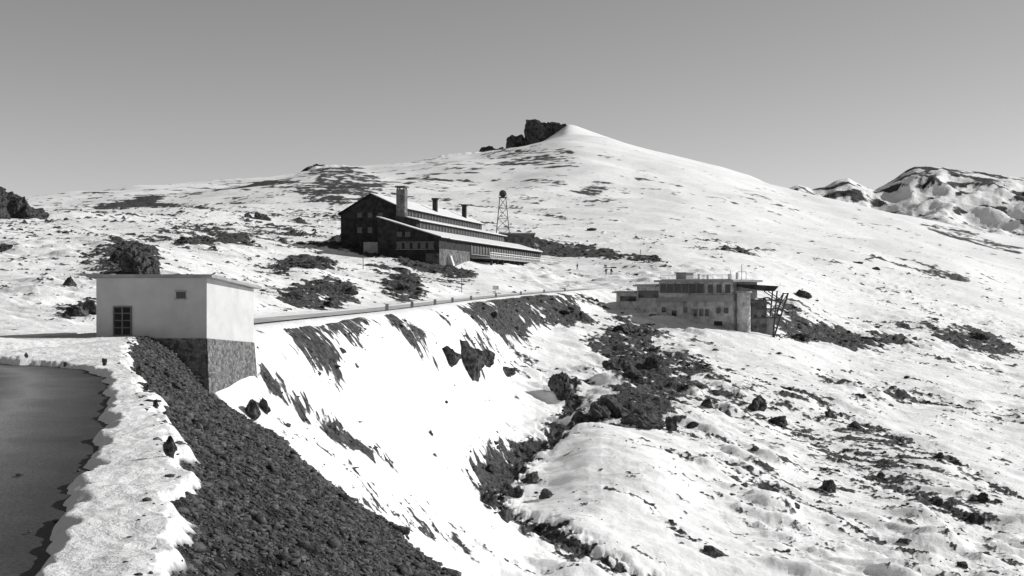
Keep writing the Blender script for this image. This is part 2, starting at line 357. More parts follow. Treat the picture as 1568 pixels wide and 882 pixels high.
bp=node(nt,'ShaderNodeBump',Strength=.5,Distance=.015); L(nb.outputs['Fac'],bp.inputs['Height']); L(bp.outputs['Normal'],b.inputs['Normal'])
def stone_mat(name,c0,c1,scale,mort):
    m,nt,b=newmat(name); L=nt.links.new; geo=node(nt,'ShaderNodeNewGeometry')
    v=node(nt,'ShaderNodeTexVoronoi',Scale=scale); L(geo.outputs['Position'],v.inputs['Vector'])
    v2=node(nt,'ShaderNodeTexVoronoi',feature='DISTANCE_TO_EDGE',Scale=scale); L(geo.outputs['Position'],v2.inputs['Vector'])
    r=node(nt,'ShaderNodeValToRGB'); r.color_ramp.elements[0].color=g3(c0); r.color_ramp.elements[1].color=g3(c1)
    sp=node(nt,'ShaderNodeSeparateColor'); L(v.outputs['Color'],sp.inputs[0]); L(sp.outputs[0],r.inputs['Fac'])
    mr=node(nt,'ShaderNodeMapRange'); mr.inputs['From Max'].default_value=.09; L(v2.outputs['Distance'],mr.inputs['Value'])
    mx=node(nt,'ShaderNodeMix',data_type='RGBA'); mx.inputs[6].default_value=g3(mort); L(mr.outputs[0],mx.inputs[0]); L(r.outputs['Color'],mx.inputs[7]); L(mx.outputs[2],b.inputs['Base Color'])
    bp=node(nt,'ShaderNodeBump',Strength=.8,Distance=.06); L(mr.outputs[0],bp.inputs['Height']); L(bp.outputs['Normal'],b.inputs['Normal'])
    return m
M_stone=stone_mat('rubble_masonry',.07,.24,6.5,.26)
M_stone2=stone_mat('hotel_masonry',.06,.2,1.2,.16)
# ---------------------------------------------------------------- mesh helpers
def grid_obj(name,X,Y,Z,mat,attrs={},smooth=True):
    nc,nr=X.shape; co=np.stack([X,Y,Z],-1).reshape(-1,3).astype(np.float32)
    i=np.arange(nc*nr).reshape(nc,nr); q=np.stack([i[:-1,:-1],i[1:,:-1],i[1:,1:],i[:-1,1:]],-1).reshape(-1,4)
    me=bpy.data.meshes.new(name); me.vertices.add(len(co)); me.vertices.foreach_set('co',co.ravel())
    me.loops.add(q.size); me.loops.foreach_set('vertex_index',q.ravel().astype(np.int32))
    me.polygons.add(len(q)); me.polygons.foreach_set('loop_start',(np.arange(len(q))*4).astype(np.int32)); me.polygons.foreach_set('loop_total',np.full(len(q),4,np.int32))
    me.polygons.foreach_set('use_smooth',np.full(len(q),smooth))
    me.update(calc_edges=True); me.validate()
    for k,v in attrs.items():
        a=me.attributes.new(k,'FLOAT','POINT'); a.data.foreach_set('value',v.reshape(-1).astype(np.float32))
    me.materials.append(mat); o=bpy.data.objects.new(name,me); scene.collection.objects.link(o); return o
def mesh_obj(name,verts,faces,mat,parent=None,smooth=False):
    me=bpy.data.meshes.new(name); me.from_pydata([tuple(v) for v in verts],[],faces); me.update()
    bm=bmesh.new(); bm.from_mesh(me); bmesh.ops.recalc_face_normals(bm,faces=bm.faces); bm.to_mesh(me); bm.free()
    if smooth: me.polygons.foreach_set('use_smooth',[True]*len(me.polygons))
    me.materials.append(mat); o=bpy.data.objects.new(name,me); scene.collection.objects.link(o)
    if parent: o.parent=parent
    return o
def empty(name):
    o=bpy.data.objects.new(name,None); scene.collection.objects.link(o); return o
class MB:
    def __init__(s,fr=None): s.v=[];s.f=[];s.fr=fr
    def _t(s,p): return s.fr(*p) if s.fr else Vector(p)
    def poly8(s,c):
        b=len(s.v); s.v+= [s._t(p) for p in c]
        s.f+=[(b,b+3,b+2,b+1),(b+4,b+5,b+6,b+7),(b,b+1,b+5,b+4),(b+1,b+2,b+6,b+5),(b+2,b+3,b+7,b+6),(b+3,b,b+4,b+7)]
    def box(s,x0,x1,y0,y1,z0,z1): s.poly8([(x0,y0,z0),(x1,y0,z0),(x1,y1,z0),(x0,y1,z0),(x0,y0,z1),(x1,y0,z1),(x1,y1,z1),(x0,y1,z1)])
    def prof(s,pr,x0,x1):
        b=len(s.v);n=len(pr); s.v+=[s._t((x0,p[0],p[1])) for p in pr]+[s._t((x1,p[0],p[1])) for p in pr]
        s.f.append(tuple(range(b,b+n)));s.f.append(tuple(range(b+2*n-1,b+n-1,-1)))
        for i in range(n): j=(i+1)%n; s.f.append((b+i,b+n+i,b+n+j,b+j))
    def beam(s,p,q,r,n=5,r2=None):
        p=s._t(p);q=s._t(q);r2=r if r2 is None else r2;d=(q-p).normalized();u=d.orthogonal().normalized();w=d.cross(u);b=len(s.v)
        for c,rr in((p,r),(q,r2)):
            for i in range(n): a=2*math.pi*i/n; s.v.append(c+(u*math.cos(a)+w*math.sin(a))*rr)
        for i in range(n): j=(i+1)%n; s.f.append((b+i,b+j,b+n+j,b+n+i))
        s.f.append(tuple(range(b+n-1,b-1,-1)));s.f.append(tuple(range(b+n,b+2*n)))
    def obj(s,name,mat,parent=None): return mesh_obj(name,s.v,s.f,mat,parent)
# ---------------------------------------------------------------- ground
grid_obj('snowy_ground',X,Y,ZG,M_ter,{'bare':bareC,'gravel':gvf})
ys=np.concatenate([np.linspace(1.2,24,160),np.linspace(24.1,31,70)]); tt=np.linspace(0,1,60)
eX=np.interp(ys,AD[:7],AX[:7])+.5
eX=np.where(ys>24,np.interp(ys,[24,25.5,27,28.2,29,30,31],[-7.5,-8.3,-9.3,-10.6,-13.5,-19,-23]),eX)
lX=np.interp(ys,[0,15,31],[-10,-14,-30])
RX=eX[None]*(1-tt[:,None])+lX[None]*tt[:,None]; RY=np.repeat(ys[None],60,0)
RZ=np.interp(RY,[0,25,50],[-1.65,-1.65,-2.0])-.012
lane=np.clip(-asd(RX,RY)/6.5,0,1)*1.0
grid_obj('road',RX,RY,RZ,M_asph,{'lane':lane})
def strip(name,pts,w,mat,dz):
    a=np.linspace(-w/2,w/2,7);XX=[];YY=[];ZZ=[]
    for i,p in enumerate(pts):
        t=(pts[min(i+1,len(pts)-1)]-pts[max(i-1,0)]);t.z=0;t.normalize();nx,ny=-t.y,t.x
        XX.append([p.x+nx*k for k in a]);YY.append([p.y+ny*k for k in a]);ZZ.append([p.z+dz]*7)
    return grid_obj(name,np.array(XX),np.array(YY),np.array(ZZ),mat)
strip('mountain_road',R2c,3.2,M_asph2,.02)
# ---------------------------------------------------------------- far range
fpx=np.linspace(1120,2600,560); fD=np.geomspace(3600,6500,200)
FP,FD=np.meshgrid(fpx,fD,indexing='ij'); FX=(FP-CX)/F*FD
rx=[1120,1180,1205,1222,1245,1262,1280,1300,1318,1338,1355,1378,1400,1440,1475,1500,1530,1568,1700,1900,2600]
ry=[335,298,288,284,292,287,276,270,278,290,282,268,257,255,262,265,270,275,265,285,330]
wp=FP+4*perlin(FX/260,FD/260,95)+2.5*perlin(FX/90,FD/90,96)
ridge=np.interp(wp,rx,ry)
t=np.where(FD<5000,sst(math.log(3600),math.log(5000),np.log(FD))**.75,1-sst(5000,6500,FD))
fpy=430+(ridge-430)*t
rd=np.zeros_like(FX)
for k,lam in enumerate([420,200,95,45,22]): rd+=lam*.12*(.4-1.7*np.abs(perlin((FX+FD*.35)/lam,(FD-FX*.3)/lam,100+k)))*sst(0,.25,t)*(1-.75*sst(.85,1,t))
FZ=(H-fpy)/F*FD+rd
fb=.35+.38*perlin((FX+FZ)/150,(FD*.4+FZ)/150,120)+.42*perlin((FX-FZ)/60,(FD*.4+FZ)/60,121)+.30*perlin((FX+FZ)/26,FZ/22,122)+.08*sst(.6,.95,t)
grid_obj('mountain_range',FX,FD,FZ,M_far,{'bare':fb,'gravel':fb*0})
# ---------------------------------------------------------------- rocks
def rock_verts(sub,seed,ncut=9,rough=.16):
    bm=bmesh.new(); bmesh.ops.create_icosphere(bm,subdivisions=sub,radius=1); rn=random.Random(seed)
    cuts=[(Vector((rn.uniform(-1,1),rn.uniform(-1,1),rn.uniform(-.5,1))).normalized(),rn.uniform(.48,.8)) for _ in range(ncut)]
    off=Vector((seed*3.1,seed*1.7,0))
    for v in bm.verts:
        p=v.co.copy()
        for nn,dd in cuts:
            k=p.dot(nn)
            if k>dd: p-=nn*(k-dd)
        if sub>2:
            r=rough*1.6*mnoise.noise(p*1.9+off)+rough*1.1*(.35-abs(mnoise.noise(p*4+off)))+rough*.6*mnoise.noise(p*9+off)+rough*.35*mnoise.noise(p*20+off)
        else: r=rough*mnoise.noise(p*2.3+off)+rough*.6*mnoise.noise(p*5+off)
        p=p*(1+r)
        if sub>2 and p.z<-.2: p.z=-.2+(p.z+.2)*.6
        v.co=p
    V=np.array([v.co[:] for v in bm.verts]);Fc=np.array([[v.index for v in f.verts] for f in bm.faces]);bm.free();return V,Fc
def boulder(px,py,w,h,name='boulder',dmin=45,depth=1.0,seed=None,mat=None,sink=.35):
    p=site(px,py,dmin); k=p.y/F; W_=w*k; Hh=h*k
    V,Fc=rock_verts(4,seed if seed is not None else random.randint(0,999),11,.2)
    V=V/np.array([np.ptp(V[:,0]),np.ptp(V[:,1]),np.ptp(V[:,2])])
    V[:,2]-=V[:,2].min()
    V=V*np.array([W_,W_*depth,Hh*(1+sink)])+np.array([p.x,p.y+W_*depth*.25,0])
    zg=.7*p.z+.3*min(p.z,gz(p.x-W_*.3,p.y),gz(p.x+W_*.3,p.y)); V[:,2]+=zg-Hh*sink
    return mesh_obj(name,V,[tuple(f) for f in Fc],mat or M_rock,smooth=False)
for b in [(216,420,46,36),(196,415,36,44),(178,402,22,20),(232,424,30,22),(106,438,24,16),(118,484,36,18),(138,480,26,22),(8,384,22,12),(397,336,30,13),(378,333,12,9),
          (712,556,86,50),(684,548,36,26),(742,556,30,26),(858,602,42,36),(938,638,66,34),(915,640,34,26),(985,652,70,26),(1028,660,20,24),(1160,628,30,26),(1086,624,20,15),(1229,454,34,12),
          (1272,640,18,14),(1268,752,28,18),(1092,852,52,14),(1190,650,34,14),(1310,655,26,10),(1505,765,22,12),(1388,832,28,8),(1475,868,24,8),
          (775,574,40,14),(620,440,26,9),(465,408,40,10),(385,640,26,30),(402,628,20,22),(480,738,16,12),(660,665,8,8),(815,738,30,16),(790,762,26,18),(750,722,22,14),(838,762,24,14),(880,838,34,12),(770,795,30,16),(830,812,26,12),(745,770,24,20),
          (960,510,44,16),(1000,560,34,16),(975,585,40,18),(935,565,30,14),(1225,520,30,10),(1500,520,40,12),(1060,655,20,10),(1155,690,14,8),(1220,775,14,8),(1140,745,12,6),(1350,730,16,8),(1440,700,14,8),(530,450,34,12),(450,455,30,10),(505,470,26,10),(545,560,10,6)]:
    boulder(*b,dmin=(24 if b[0]<420 and b[1]>600 else 45))
for i,(a,bb,w,h) in enumerate([(4,332,52,44),(24,334,46,34),(46,334,40,22),(62,334,24,10),(-40,335,80,60)]): boulder(a,bb,w,h,'rock_outcrop',dmin=180,depth=.8,seed=60+i,mat=M_rock)
def crag(outline,D,thick,name,seed):
    xs=np.array([(a-CX)/F*D for a,b in outline]);zs=np.array([(H-b)/F*D for a,b in outline])
    bm=bmesh.new(); f=[bm.verts.new((x,D-thick/2,z)) for x,z in zip(xs,zs)]; fc=bm.faces.new(f)
    r=bmesh.ops.extrude_face_region(bm,geom=[fc]); 
    for v in [g for g in r['geom'] if isinstance(g,bmesh.types.BMVert)]: v.co.y+=thick
    bmesh.ops.triangulate(bm,faces=bm.faces[:])
    for _ in range(6):
        es=[e for e in bm.edges if e.calc_length()>thick*.06]
        if not es: break
        bmesh.ops.subdivide_edges(bm,edges=es,cuts=1,use_grid_fill=True)
        bmesh.ops.triangulate(bm,faces=[f for f in bm.faces if len(f.verts)>3])
    for v in bm.verts:
        p=v.co; n=Vector((mnoise.noise(p*.05+Vector((seed,0,0))),mnoise.noise(p*.05+Vector((0,seed,9))),mnoise.noise(p*.05+Vector((3,0,seed)))))
        n2=Vector((mnoise.noise(p*.14),mnoise.noise(p*.14+Vector((5,5,5))),mnoise.noise(p*.14+Vector((9,1,5)))))
        v.co=p+Vector((n.x*3,n.y*18,n.z*4))+Vector((n2.x*2.5,n2.y*9,n2.z*3))
    me=bpy.data.meshes.new(name);bmesh.ops.recalc_face_normals(bm,faces=bm.faces);bm.to_mesh(me);bm.free();me.materials.append(M_rockfar)
    o=bpy.data.objects.new(name,me);scene.collection.objects.link(o)
crag([(803,232),(804,200),(806,186),(822,187),(836,191),(850,190),(864,193),(871,202),(873,218),(868,240),(840,244)],2900,60,'rock_crag',2)
crag([(775,236),(777,214),(783,208),(790,211),(800,209),(806,220),(806,240)],2900,40,'rock_crag',5)
crag([(732,240),(738,227),(750,226),(760,230),(772,226),(780,240)],2900,40,'rock_crag',8)
crag([(456,280),(462,266),(474,258),(486,252),(500,256),(512,262),(520,280)],2880,40,'rock_crag',11)
def scatter(name,cx,cy,cz,sz,mat,sub=1,nvar=10,flat=.6):
    n=len(cx);var=[rock_verts(sub,500+i,6,.2) for i in range(nvar)];co=[];fa=[];off=0
    for k in range(nvar):
        idx=np.arange(n)%nvar==k; m=idx.sum()
        if not m: continue
        Vv,Fc=var[k]; an=rng.uniform(0,6.28,m);ca,sa=np.cos(an)[:,None],np.sin(an)[:,None]
        sx=sz[idx][:,None]*rng.uniform(.7,1.6,(m,1)); sy=sz[idx][:,None]*rng.uniform(.5,1.0,(m,1)); s3=sz[idx][:,None]*flat*rng.uniform(.4,1.3,(m,1))
        vx=Vv[None,:,0]*sx;vy=Vv[None,:,1]*sy;vz=Vv[None,:,2]*s3
        c=np.stack([vx*ca-vy*sa+cx[idx][:,None],vx*sa+vy*ca+cy[idx][:,None],vz+cz[idx][:,None]],-1).reshape(-1,3)
        f=(Fc[None]+(np.arange(m)*len(Vv))[:,None,None]+off).reshape(-1,3);off+=len(c);co.append(c);fa.append(f)
    co=np.concatenate(co).astype(np.float32);fa=np.concatenate(fa).astype(np.int32)
    me=bpy.data.meshes.new(name);me.vertices.add(len(co));me.vertices.foreach_set('co',co.ravel());me.loops.add(fa.size);me.loops.foreach_set('vertex_index',fa.ravel())
    me.polygons.add(len(fa));me.polygons.foreach_set('loop_start',(np.arange(len(fa))*3).astype(np.int32));me.polygons.foreach_set('loop_total',np.full(len(fa),3,np.int32));me.update(calc_edges=True)
    me.materials.append(mat);o=bpy.data.objects.new(name,me);scene.collection.objects.link(o)
N=80000; D=np.exp(rng.uniform(math.log(48),math.log(620),N)); px=rng.uniform(-60,1640,N); x=(px-CX)/F*D
bv=gsample(bareC,x,D); rr=gsample(dR2,x,D); keep=(rng.uniform(.10,1.0,N)<bv)&(rr>4)&(gsample(dE,x,D)*(D<52)>=0)&((rng.random(N)<.25)|(bv>.4))
x=x[keep];D=D[keep]; sz=D*.0008*np.exp(rng.normal(0,.55,len(D)))+.02
scatter('rocks',x,D,gsample(ZG,x,D)+sz*.1,sz,M_rock,1)
N=3500; D=np.exp(rng.uniform(math.log(55),math.log(400),N)); px=rng.uniform(-60,1640,N); x=(px-CX)/F*D
bv=gsample(bareC,x,D); rr=gsample(dR2,x,D); keep=(rng.uniform(.4,1.2,N)<bv)&(rr>5)
x=x[keep];D=D[keep]; sz=D*.0028*np.exp(rng.normal(0,.45,len(D)))
scatter('rocks',x,D,gsample(ZG,x,D)-sz*.05,sz,M_rock,3,8,.6)
N=110000; D=np.exp(rng.uniform(math.log(4.5),math.log(50),N)); dd=rng.uniform(-.3,4.6,N); x=np.interp(D,XED,XEX)+dd
px=x/D*F+CX; keep=(px>-80)&(px<1200)&((gsample(gvf,x,D)>.5)|(rng.random(N)<.02)); x=x[keep];D=D[keep]
sz=(.008+.0008*D)*np.exp(rng.normal(0,.6,len(D))); sz=np.minimum(sz,.2)
scatter('gravel_slope',x,D,gsample(ZG,x,D)+sz*.1,sz,M_gravel,1,14,.6)
for (a,bb,w,h) in [(259,700,22,34),(238,624,10,14),(222,598,9,12),(212,574,9,16),(160,560,8,12),(40,548,6,9),(100,560,6,7)]:
    boulder(a,bb,w,h,'boundary_stone',dmin=6,depth=.6,mat=M_gravel,sink=.1)
for (a,bb,w,h) in [(30,728,14,5),(45,815,9,5),(85,800,10,6),(120,722,7,4)]:
    k=1.65*F/(bb-H); V,Fc=rock_verts(2,bb,6); V=V*np.array([w,w,h])*.5*k/F+np.array([(a-CX)/F*k,k,-1.65+h*.3*k/F]); mesh_obj('loose_stone',V,[tuple(f) for f in Fc],M_gravel)
# ---------------------------------------------------------------- utility hut
hut=empty('utility_hut')
FL=Vector((-16.75,50,0));FR=Vector((-12.3,50,0));BR=Vector((-11.45,55,0));BL=Vector((-15.9,55,0))
def quadbox(name,c,zb,zt,mat,par,sub=0):
    v=[Vector((p.x,p.y,z)) for p,z in zip(c,zb)]+[Vector((p.x,p.y,z)) for p,z in zip(c,zt)]
    o=mesh_obj(name,v,[(0,3,2,1),(4,5,6,7),(0,1,5,4),(1,2,6,5),(2,3,7,6),(3,0,4,7)],mat,par);return o
quadbox('walls',[FL,FR,BR,BL],[-2.03,-2.03,-2.42,-2.42],[.42,.42,-.05,-.05],M_plaster,hut)
def ex(p,q): return Vector((p[0]+q[0],p[1]+q[1],0))
quadbox('roof_slab',[ex(FL,(-.3,-.3)),ex(FR,(.28,-.3)),ex(BR,(.3,.3)),ex(BL,(-.3,.3))],[.43,.43,-.04,-.04],[.55,.55,.07,.07],M_conc,hut)
b=MB(); t0=[ex(FL,(-.03,-.03)),ex(FR,(.03,-.03)),ex(BR,(.03,.03)),ex(BL,(-.03,.03))];t1=[ex(FL,(-.3,-.35)),ex(FR,(.3,-.35)),ex(BR,(.4,.3)),ex(BL,(-.3,.3))]
b.poly8([(p.x,p.y,-7.5) for p in t1]+[(p.x,p.y,z) for p,z in zip(t0,[-2.03,-2.03,-2.42,-2.42])]); b.obj('stone_base',M_stone,hut)
wx0=(174-CX)/F*50;wx1=(202-CX)/F*50
b=MB();b.box(wx0,wx1,49.97,49.995,-1.92,-.74);b.obj('window_opening',M_dark,hut)
b=MB()
for a0,a1 in((wx0,wx0+.05),(wx1-.05,wx1),((wx0+wx1)/2-.03,(wx0+wx1)/2+.03)): b.box(a0,a1,49.92,49.968,-1.92,-.74)
for z in (-1.92,-1.62,-1.33,-1.04,-.79): b.box(wx0+.052,wx1-.052,49.93,49.966,z,z+.045)
b.obj('window_grille',M_wood,hut)
b=MB();b.box(wx0-.08,wx1+.08,49.86,49.998,-2.0,-1.925);b.obj('window_sill',M_conc,hut)
vx=(270-CX)/F*50
b=MB();b.box(vx,vx+.38,49.97,49.995,-.42,-.16);b.obj('vent_opening',M_glass,hut)
b=MB();b.box(vx-.04,vx+.42,49.93,49.997,-.46,-.422);b.box(vx-.04,vx+.42,49.93,49.997,-.158,-.12);b.obj('vent_frame',M_conc,hut)
b=MB();b.beam((-14.5,49.8,.55),(-14.5,49.8,.68),.04);b.beam((-12.1,49.8,.5),(-11.9,49.8,.62),.03);b.obj('roof_insulators',M_metal,hut)
# ---------------------------------------------------------------- hotel
hot=empty('mountain_hotel')
O=Vector((-15.9,270,0));ea=Vector((.22,.9755,0));eb=Vector((-.9755,.22,0))
fr=lambda s,t,z:O+ea*s+eb*t+Vector((0,0,z))
z0=0
def H_(name,mat,fn,par=hot,f=fr):
    b=MB(f);fn(b);return b.obj(name,mat,par)
H_('lower_wing',M_dark,lambda b:b.prof([(0,z0),(0,11),(14,15.3),(14,z0)],0,6))
H_('tier_front',M_dark,lambda b:b.prof([(0,z0),(0,10.9),(7,13.0),(7,z0)],6.0,112))
H_('tier_middle',M_dark,lambda b:b.prof([(7.01,z0),(7.01,15.0),(12,16.2),(12,z0)],6.01,94))
H_('tier_upper',M_dark,lambda b:b.prof([(12.01,z0),(12.01,18.3),(18.4,21.2),(25.6,17.0),(25.6,z0)],8,86))
def roofs_def():
    L=[((-.8,10.80),(14.3,15.42),-.6,6.3),((-.8,10.70),(6.95,13.02),6.31,113),((6.2,14.85),(11.95,16.22),6.4,95),((11.2,18.0),(18.4,21.24),7.3,87),((18.41,21.24),(26.2,16.72),7.3,87)]
    b=MB(fr)
    def slab(b,p0,p1,s0,s1,th): 
        b.poly8([(s0,p0[0],p0[1]),(s1,p0[0],p0[1]),(s1,p1[0],p1[1]),(s0,p1[0],p1[1]),(s0,p0[0],p0[1]+th),(s1,p0[0],p0[1]+th),(s1,p1[0],p1[1]+th),(s0,p1[0],p1[1]+th)])
    for a in L: slab(b,*a,.2)
    b.obj('roof_slabs',M_dark,hot); b=MB(fr)
    for k,(p0,p1,s0,s1) in enumerate(L):
        if p0[0]>18: continue
        slab(b,(p0[0]+.25,p0[1]+.26),(p1[0]-.05,p1[1]+.21),s0+.45,s1-.3,.2)
    b.obj('roof_snow',M_snow,hot)
roofs_def()
def fac_stone(b):
    b.box(-.15,26,-.15,-.003,z0,8.6); b.box(26.01,112.2,-.12,-.003,z0,6.6)
H_('stone_plinth',M_stone2,fac_stone)
H_('gable_stone',M_stone2,lambda b:b.box(-.12,-.003,0.01,3,z0,7.5))
def wins(b):
    s=28
    while s<110: b.box(s,s+1.7,-.06,-.004,8.3,10.1); s+=2.9
    s=9
    while s<92: b.box(s,s+1.9,6.93,7.0,13.4,14.7); s+=2.7
    s=11
    while s<84: b.box(s,s+1.9,11.93,12.0,16.8,17.95); s+=2.7
    for t in (1.2,3.0,4.8,6.6,8.4): b.box(-.06,-.004,t,t+1.2,8.6,9.9)
    for t in (6.5,8.4): b.box(-.06,-.004,t,t+1.2,11.2,12.3)
    for t in (15.5,18,20.5): b.box(7.94,7.996,t,t+1.1,12.5,13.8); b.box(7.94,7.996,t,t+1.1,16,17.1)
H_('windows',M_glass,wins)
def frames(b):
    s=28
    while s<110: b.box(s-.35,s-.1,-.16,-.004,8.1,10.3); s+=2.9
    b.box(27.5,111,-.2,-.065,8.0,8.18); b.box(6.5,93,6.8,6.92,13.2,13.36); b.box(9,85,11.8,11.92,16.5,16.66)
    s=9
    while s<92: b.box(s-.45,s-.25,6.82,7.0,13.37,14.75); s+=2.7
    s=11
    while s<84: b.box(s-.45,s-.25,11.82,12.0,16.67,18.0); s+=2.7
    b.box(-.14,-.065,1.0,9.8,8.4,8.52); b.box(-.14,-.065,1,9.8,10.0,10.1)
H_('window_frames',M_conc,frames)
def terr(b):
    b.box(27,122,-5,-.16,7.0,7.35); b.box(112.3,122,-.15,8,7.0,7.35)
H_('terrace_deck',M_conc,terr)
def terrd(b):
    for s in range(30,122,6): b.box(s,s+.5,-4.6,-4.1,0,7.0)
    for s in range(30,122,6): b.box(s,s+.3,-4.6,-.2,6.5,6.99)
    b.box(40,110,-1.6,-.17,2,6.4)
H_('terrace_supports',M_dark,terrd)
def rail(b):
    for z in (7.9,8.45): b.box(27,122,-5.0,-4.88,z,z+.13)
    s=27
    while s<122.1: b.box(s,s+.16,-5.02,-4.86,7.36,8.6); s+=2.0
    for z in (7.9,8.45): b.box(121.9,122.02,-4.86,8,z,z+.13)
    for t in (-2,1,4,7.8): b.box(121.88,122.04,t,t+.16,7.36,8.6)
H_('terrace_railing',M_white,rail)
def chim(b):
    b.box(6.35,8.4,9.8,11.8,11,22.2); b.box(6.1,8.65,9.55,12.05,22.6,22.95)
    for a,c in((6.4,9.9),(8.0,9.9),(6.4,11.4),(8.0,11.4)): b.box(a,a+.3,c,c+.3,22.21,22.59)
H_('main_chimney',M_stone2,chim)
def ch2(b):
    for s,zt in((45,23),(74,23.3)): b.box(s,s+1.1,13.6,14.7,18.6,zt-.5); b.box(s-.2,s+1.3,13.4,14.9,zt-.49,zt)
H_('roof_chimneys',M_dark,ch2)
H_('side_annex',M_conc,lambda b:b.box(2,6,14.05,18,3,12.2-2))
H_('entrance_buttress',M_white,lambda b:b.poly8([(6,-2.6,2),(7.2,-2.6,2),(7.2,-.16,2),(6,-.16,2),(6,-.9,7.2),(7.2,-.9,7.2),(7.2,-.16,7.2),(6,-.16,7.2)]))
an=empty('service_building')
p=Vector(((798-CX)/F*400,400,0))
b=MB();b.box(p.x-7,p.x+4.3,398,408,8,17.3);b.obj('walls',M_stone2,an);b=MB();b.box(p.x-7.3,p.x+4.6,397.7,408.3,17.31,17.7);b.obj('roof',M_conc,an)
b=MB();
for i in range(4): b.box(p.x-5.5+i*2.5,p.x-4.4+i*2.5,397.95,397.996,14.6,15.8)
b.obj('windows',M_glass,an)
tw=empty('lattice_tower');c=Vector(((770-CX)/F*392,392,0));zb=gz(c.x,c.y)-1; zt=(H-303)/F*392
b=MB()
def leg(i,z):
    t=(z-zb)/(zt-zb); r=2.9*(1-t)+.95*t; return (c.x+r*[1,1,-1,-1][i],c.y+r*[1,-1,-1,1][i],z)
zs=[zb+(zt-zb)*k/6 for k in range(7)]
for i in range(4):
    b.beam(leg(i,zb),leg(i,zt),.12)
    for k in range(6):
        j=(i+1)%4; b.beam(leg(i,zs[k]),leg(j,zs[k+1]),.05,4);b.beam(leg(j,zs[k]),leg(i,zs[k+1]),.05,4);b.beam(leg(i,zs[k+1]),leg(j,zs[k+1]),.06,4)
b.obj('lattice_frame',M_metal,tw)
b=MB();b.box(c.x-1.3,c.x+1.3,c.y-1.3,c.y+1.3,zt,zt+.2)
for i in range(4):
    b.beam((c.x+1.2*[1,1,-1,-1][i],c.y+1.2*[1,-1,-1,1][i],zt+.2),(c.x+1.2*[1,1,-1,-1][i],c.y+1.2*[1,-1,-1,1][i],zt+1.2),.05,4)
b.obj('platform',M_metal,tw)
bm=bmesh.new();bmesh.ops.create_uvsphere(bm,u_segments=20,v_segments=12,radius=1.15);bmesh.ops.translate(bm,verts=bm.verts,vec=(c.x,c.y,zt+1.35));me=bpy.data.meshes.new('tank');bm.to_mesh(me);bm.free();me.materials.append(M_metal);o=bpy.data.objects.new('spherical_tank',me);scene.collection.objects.link(o);o.parent=tw
# ---------------------------------------------------------------- lodge
lo=empty('mountain_lodge')
O2=Vector((40.0,225,0));a2=Vector((-.722,.692,0));b2=Vector((.692,.722,0))
fr2=lambda s,t,z:O2+a2*s+b2*t+Vector((0,0,z))
def G_(name,mat,fn): 
    b=MB(fr2);fn(b);return b.obj(name,mat,lo)
G_('lower_walls',M_lodge,lambda b:(b.box(0,17,0,9,-11,-2.2),b.box(17.01,22,0.5,9,-9,-2.6)))
G_('upper_storey',M_lodge,lambda b:(b.box(.3,17,.5,8.6,-2.19,1.1),b.prof([(0.8,-7),(0.8,.3),(8.5,.3),(8.5,-7)],17.02,22.5),b.prof([(1.2,-7),(1.2,-1.0),(8,-1.0),(8,-7)],22.52,28)))
G_('balcony_band',M_conc,lambda b:(b.box(-.3,10.5,-.9,-.003,-2.5,-1.3),b.box(10.51,17.2,-.3,-.003,-2.6,-1.9)))
G_('roof_slab',M_conc,lambda b:(b.box(-.5,17.4,-.6,9.2,1.12,1.5),b.box(17.41,23,.1,9,.31,.6),b.box(23.01,28.6,.6,8.6,-.99,-.7)))
G_('roof_snow',M_snow,lambda b:(b.box(1,17,1.2,8.8,1.51,1.68),b.box(17.6,22.8,.6,8.6,.61,.75),b.box(23.2,28.3,1,8.2,-.69,-.55)))
def lw(b):
    s=.8
    while s<5: b.box(s,s+1.1,.44,.498,-.9,.65); s+=1.9
    b.box(6.6,16.6,.44,.498,-.95,.8)
    b.box(17.3,22.2,.74,.797,-1.9,-.5); b.box(23,27,1.14,1.197,-2.6,-1.6)
    for s in (5.2,6.5,7.8): b.box(s,s+.8,-.06,-.004,-5.2,-3.9)
    b.box(2.2,4.0,-.06,-.004,-6.9,-6.1); b.box(12.5,13.6,-.06,-.004,-6,-4.2)
    for s in (.9,2.6,10,15): b.box(s,s+.9,-.06,-.004,-4.6,-3.6)
    b.box(-.06,-.004,1.5,3.5,-4.8,-3.4); b.box(-.06,-.004,5,6.5,-4.8,-3.4)
G_('windows',M_glass,lw)
G_('window_frames',M_conc,lambda b:[b.box(5.05+i*1.3,5.18+i*1.3,-.1,-.004,-5.3,-3.8) for i in range(4)]+[b.box(6.5+i*1.7,6.6+i*1.7,.38,.436,-1.0,.9) for i in range(7)])
def lrail(b):
    for s in range(0,18,2): b.beam((s,-.4,1.51),(s,-.4,2.4),.04,4)
    b.beam((0,-.4,2.4),(16,-.4,2.4),.04,4)
G_('roof_railing',M_conc,lrail)
G_('roof_hut',M_conc,lambda b:(b.box(12.5,14.8,3,5.5,1.69,2.8),b.box(12.2,15.1,2.7,5.8,2.81,3.0)))
G_('roof_vents',M_white,lambda b:[b.box(s,s+.5,4,4.5,1.69,z) for s,z in ((1.5,2.9),(3.2,2.6),(8,2.5),(10,2.7))])
b=MB();cx,cy=42.0,225.0;n=20
ring=lambda r,z:[(cx+r*math.cos(2*math.pi*i/n),cy+r*math.sin(2*math.pi*i/n),z) for i in range(n)]
def drum(r,za,zc):
    k=len(b.v);b.v+=[Vector(q) for q in ring(r,za)+ring(r,zc)]
    for i in range(n): b.f.append((k+i,k+(i+1)%n,k+n+(i+1)%n,k+n+i))
    b.f.append(tuple(range(k,k+n))[::-1]);b.f.append(tuple(range(k+n,k+2*n)))
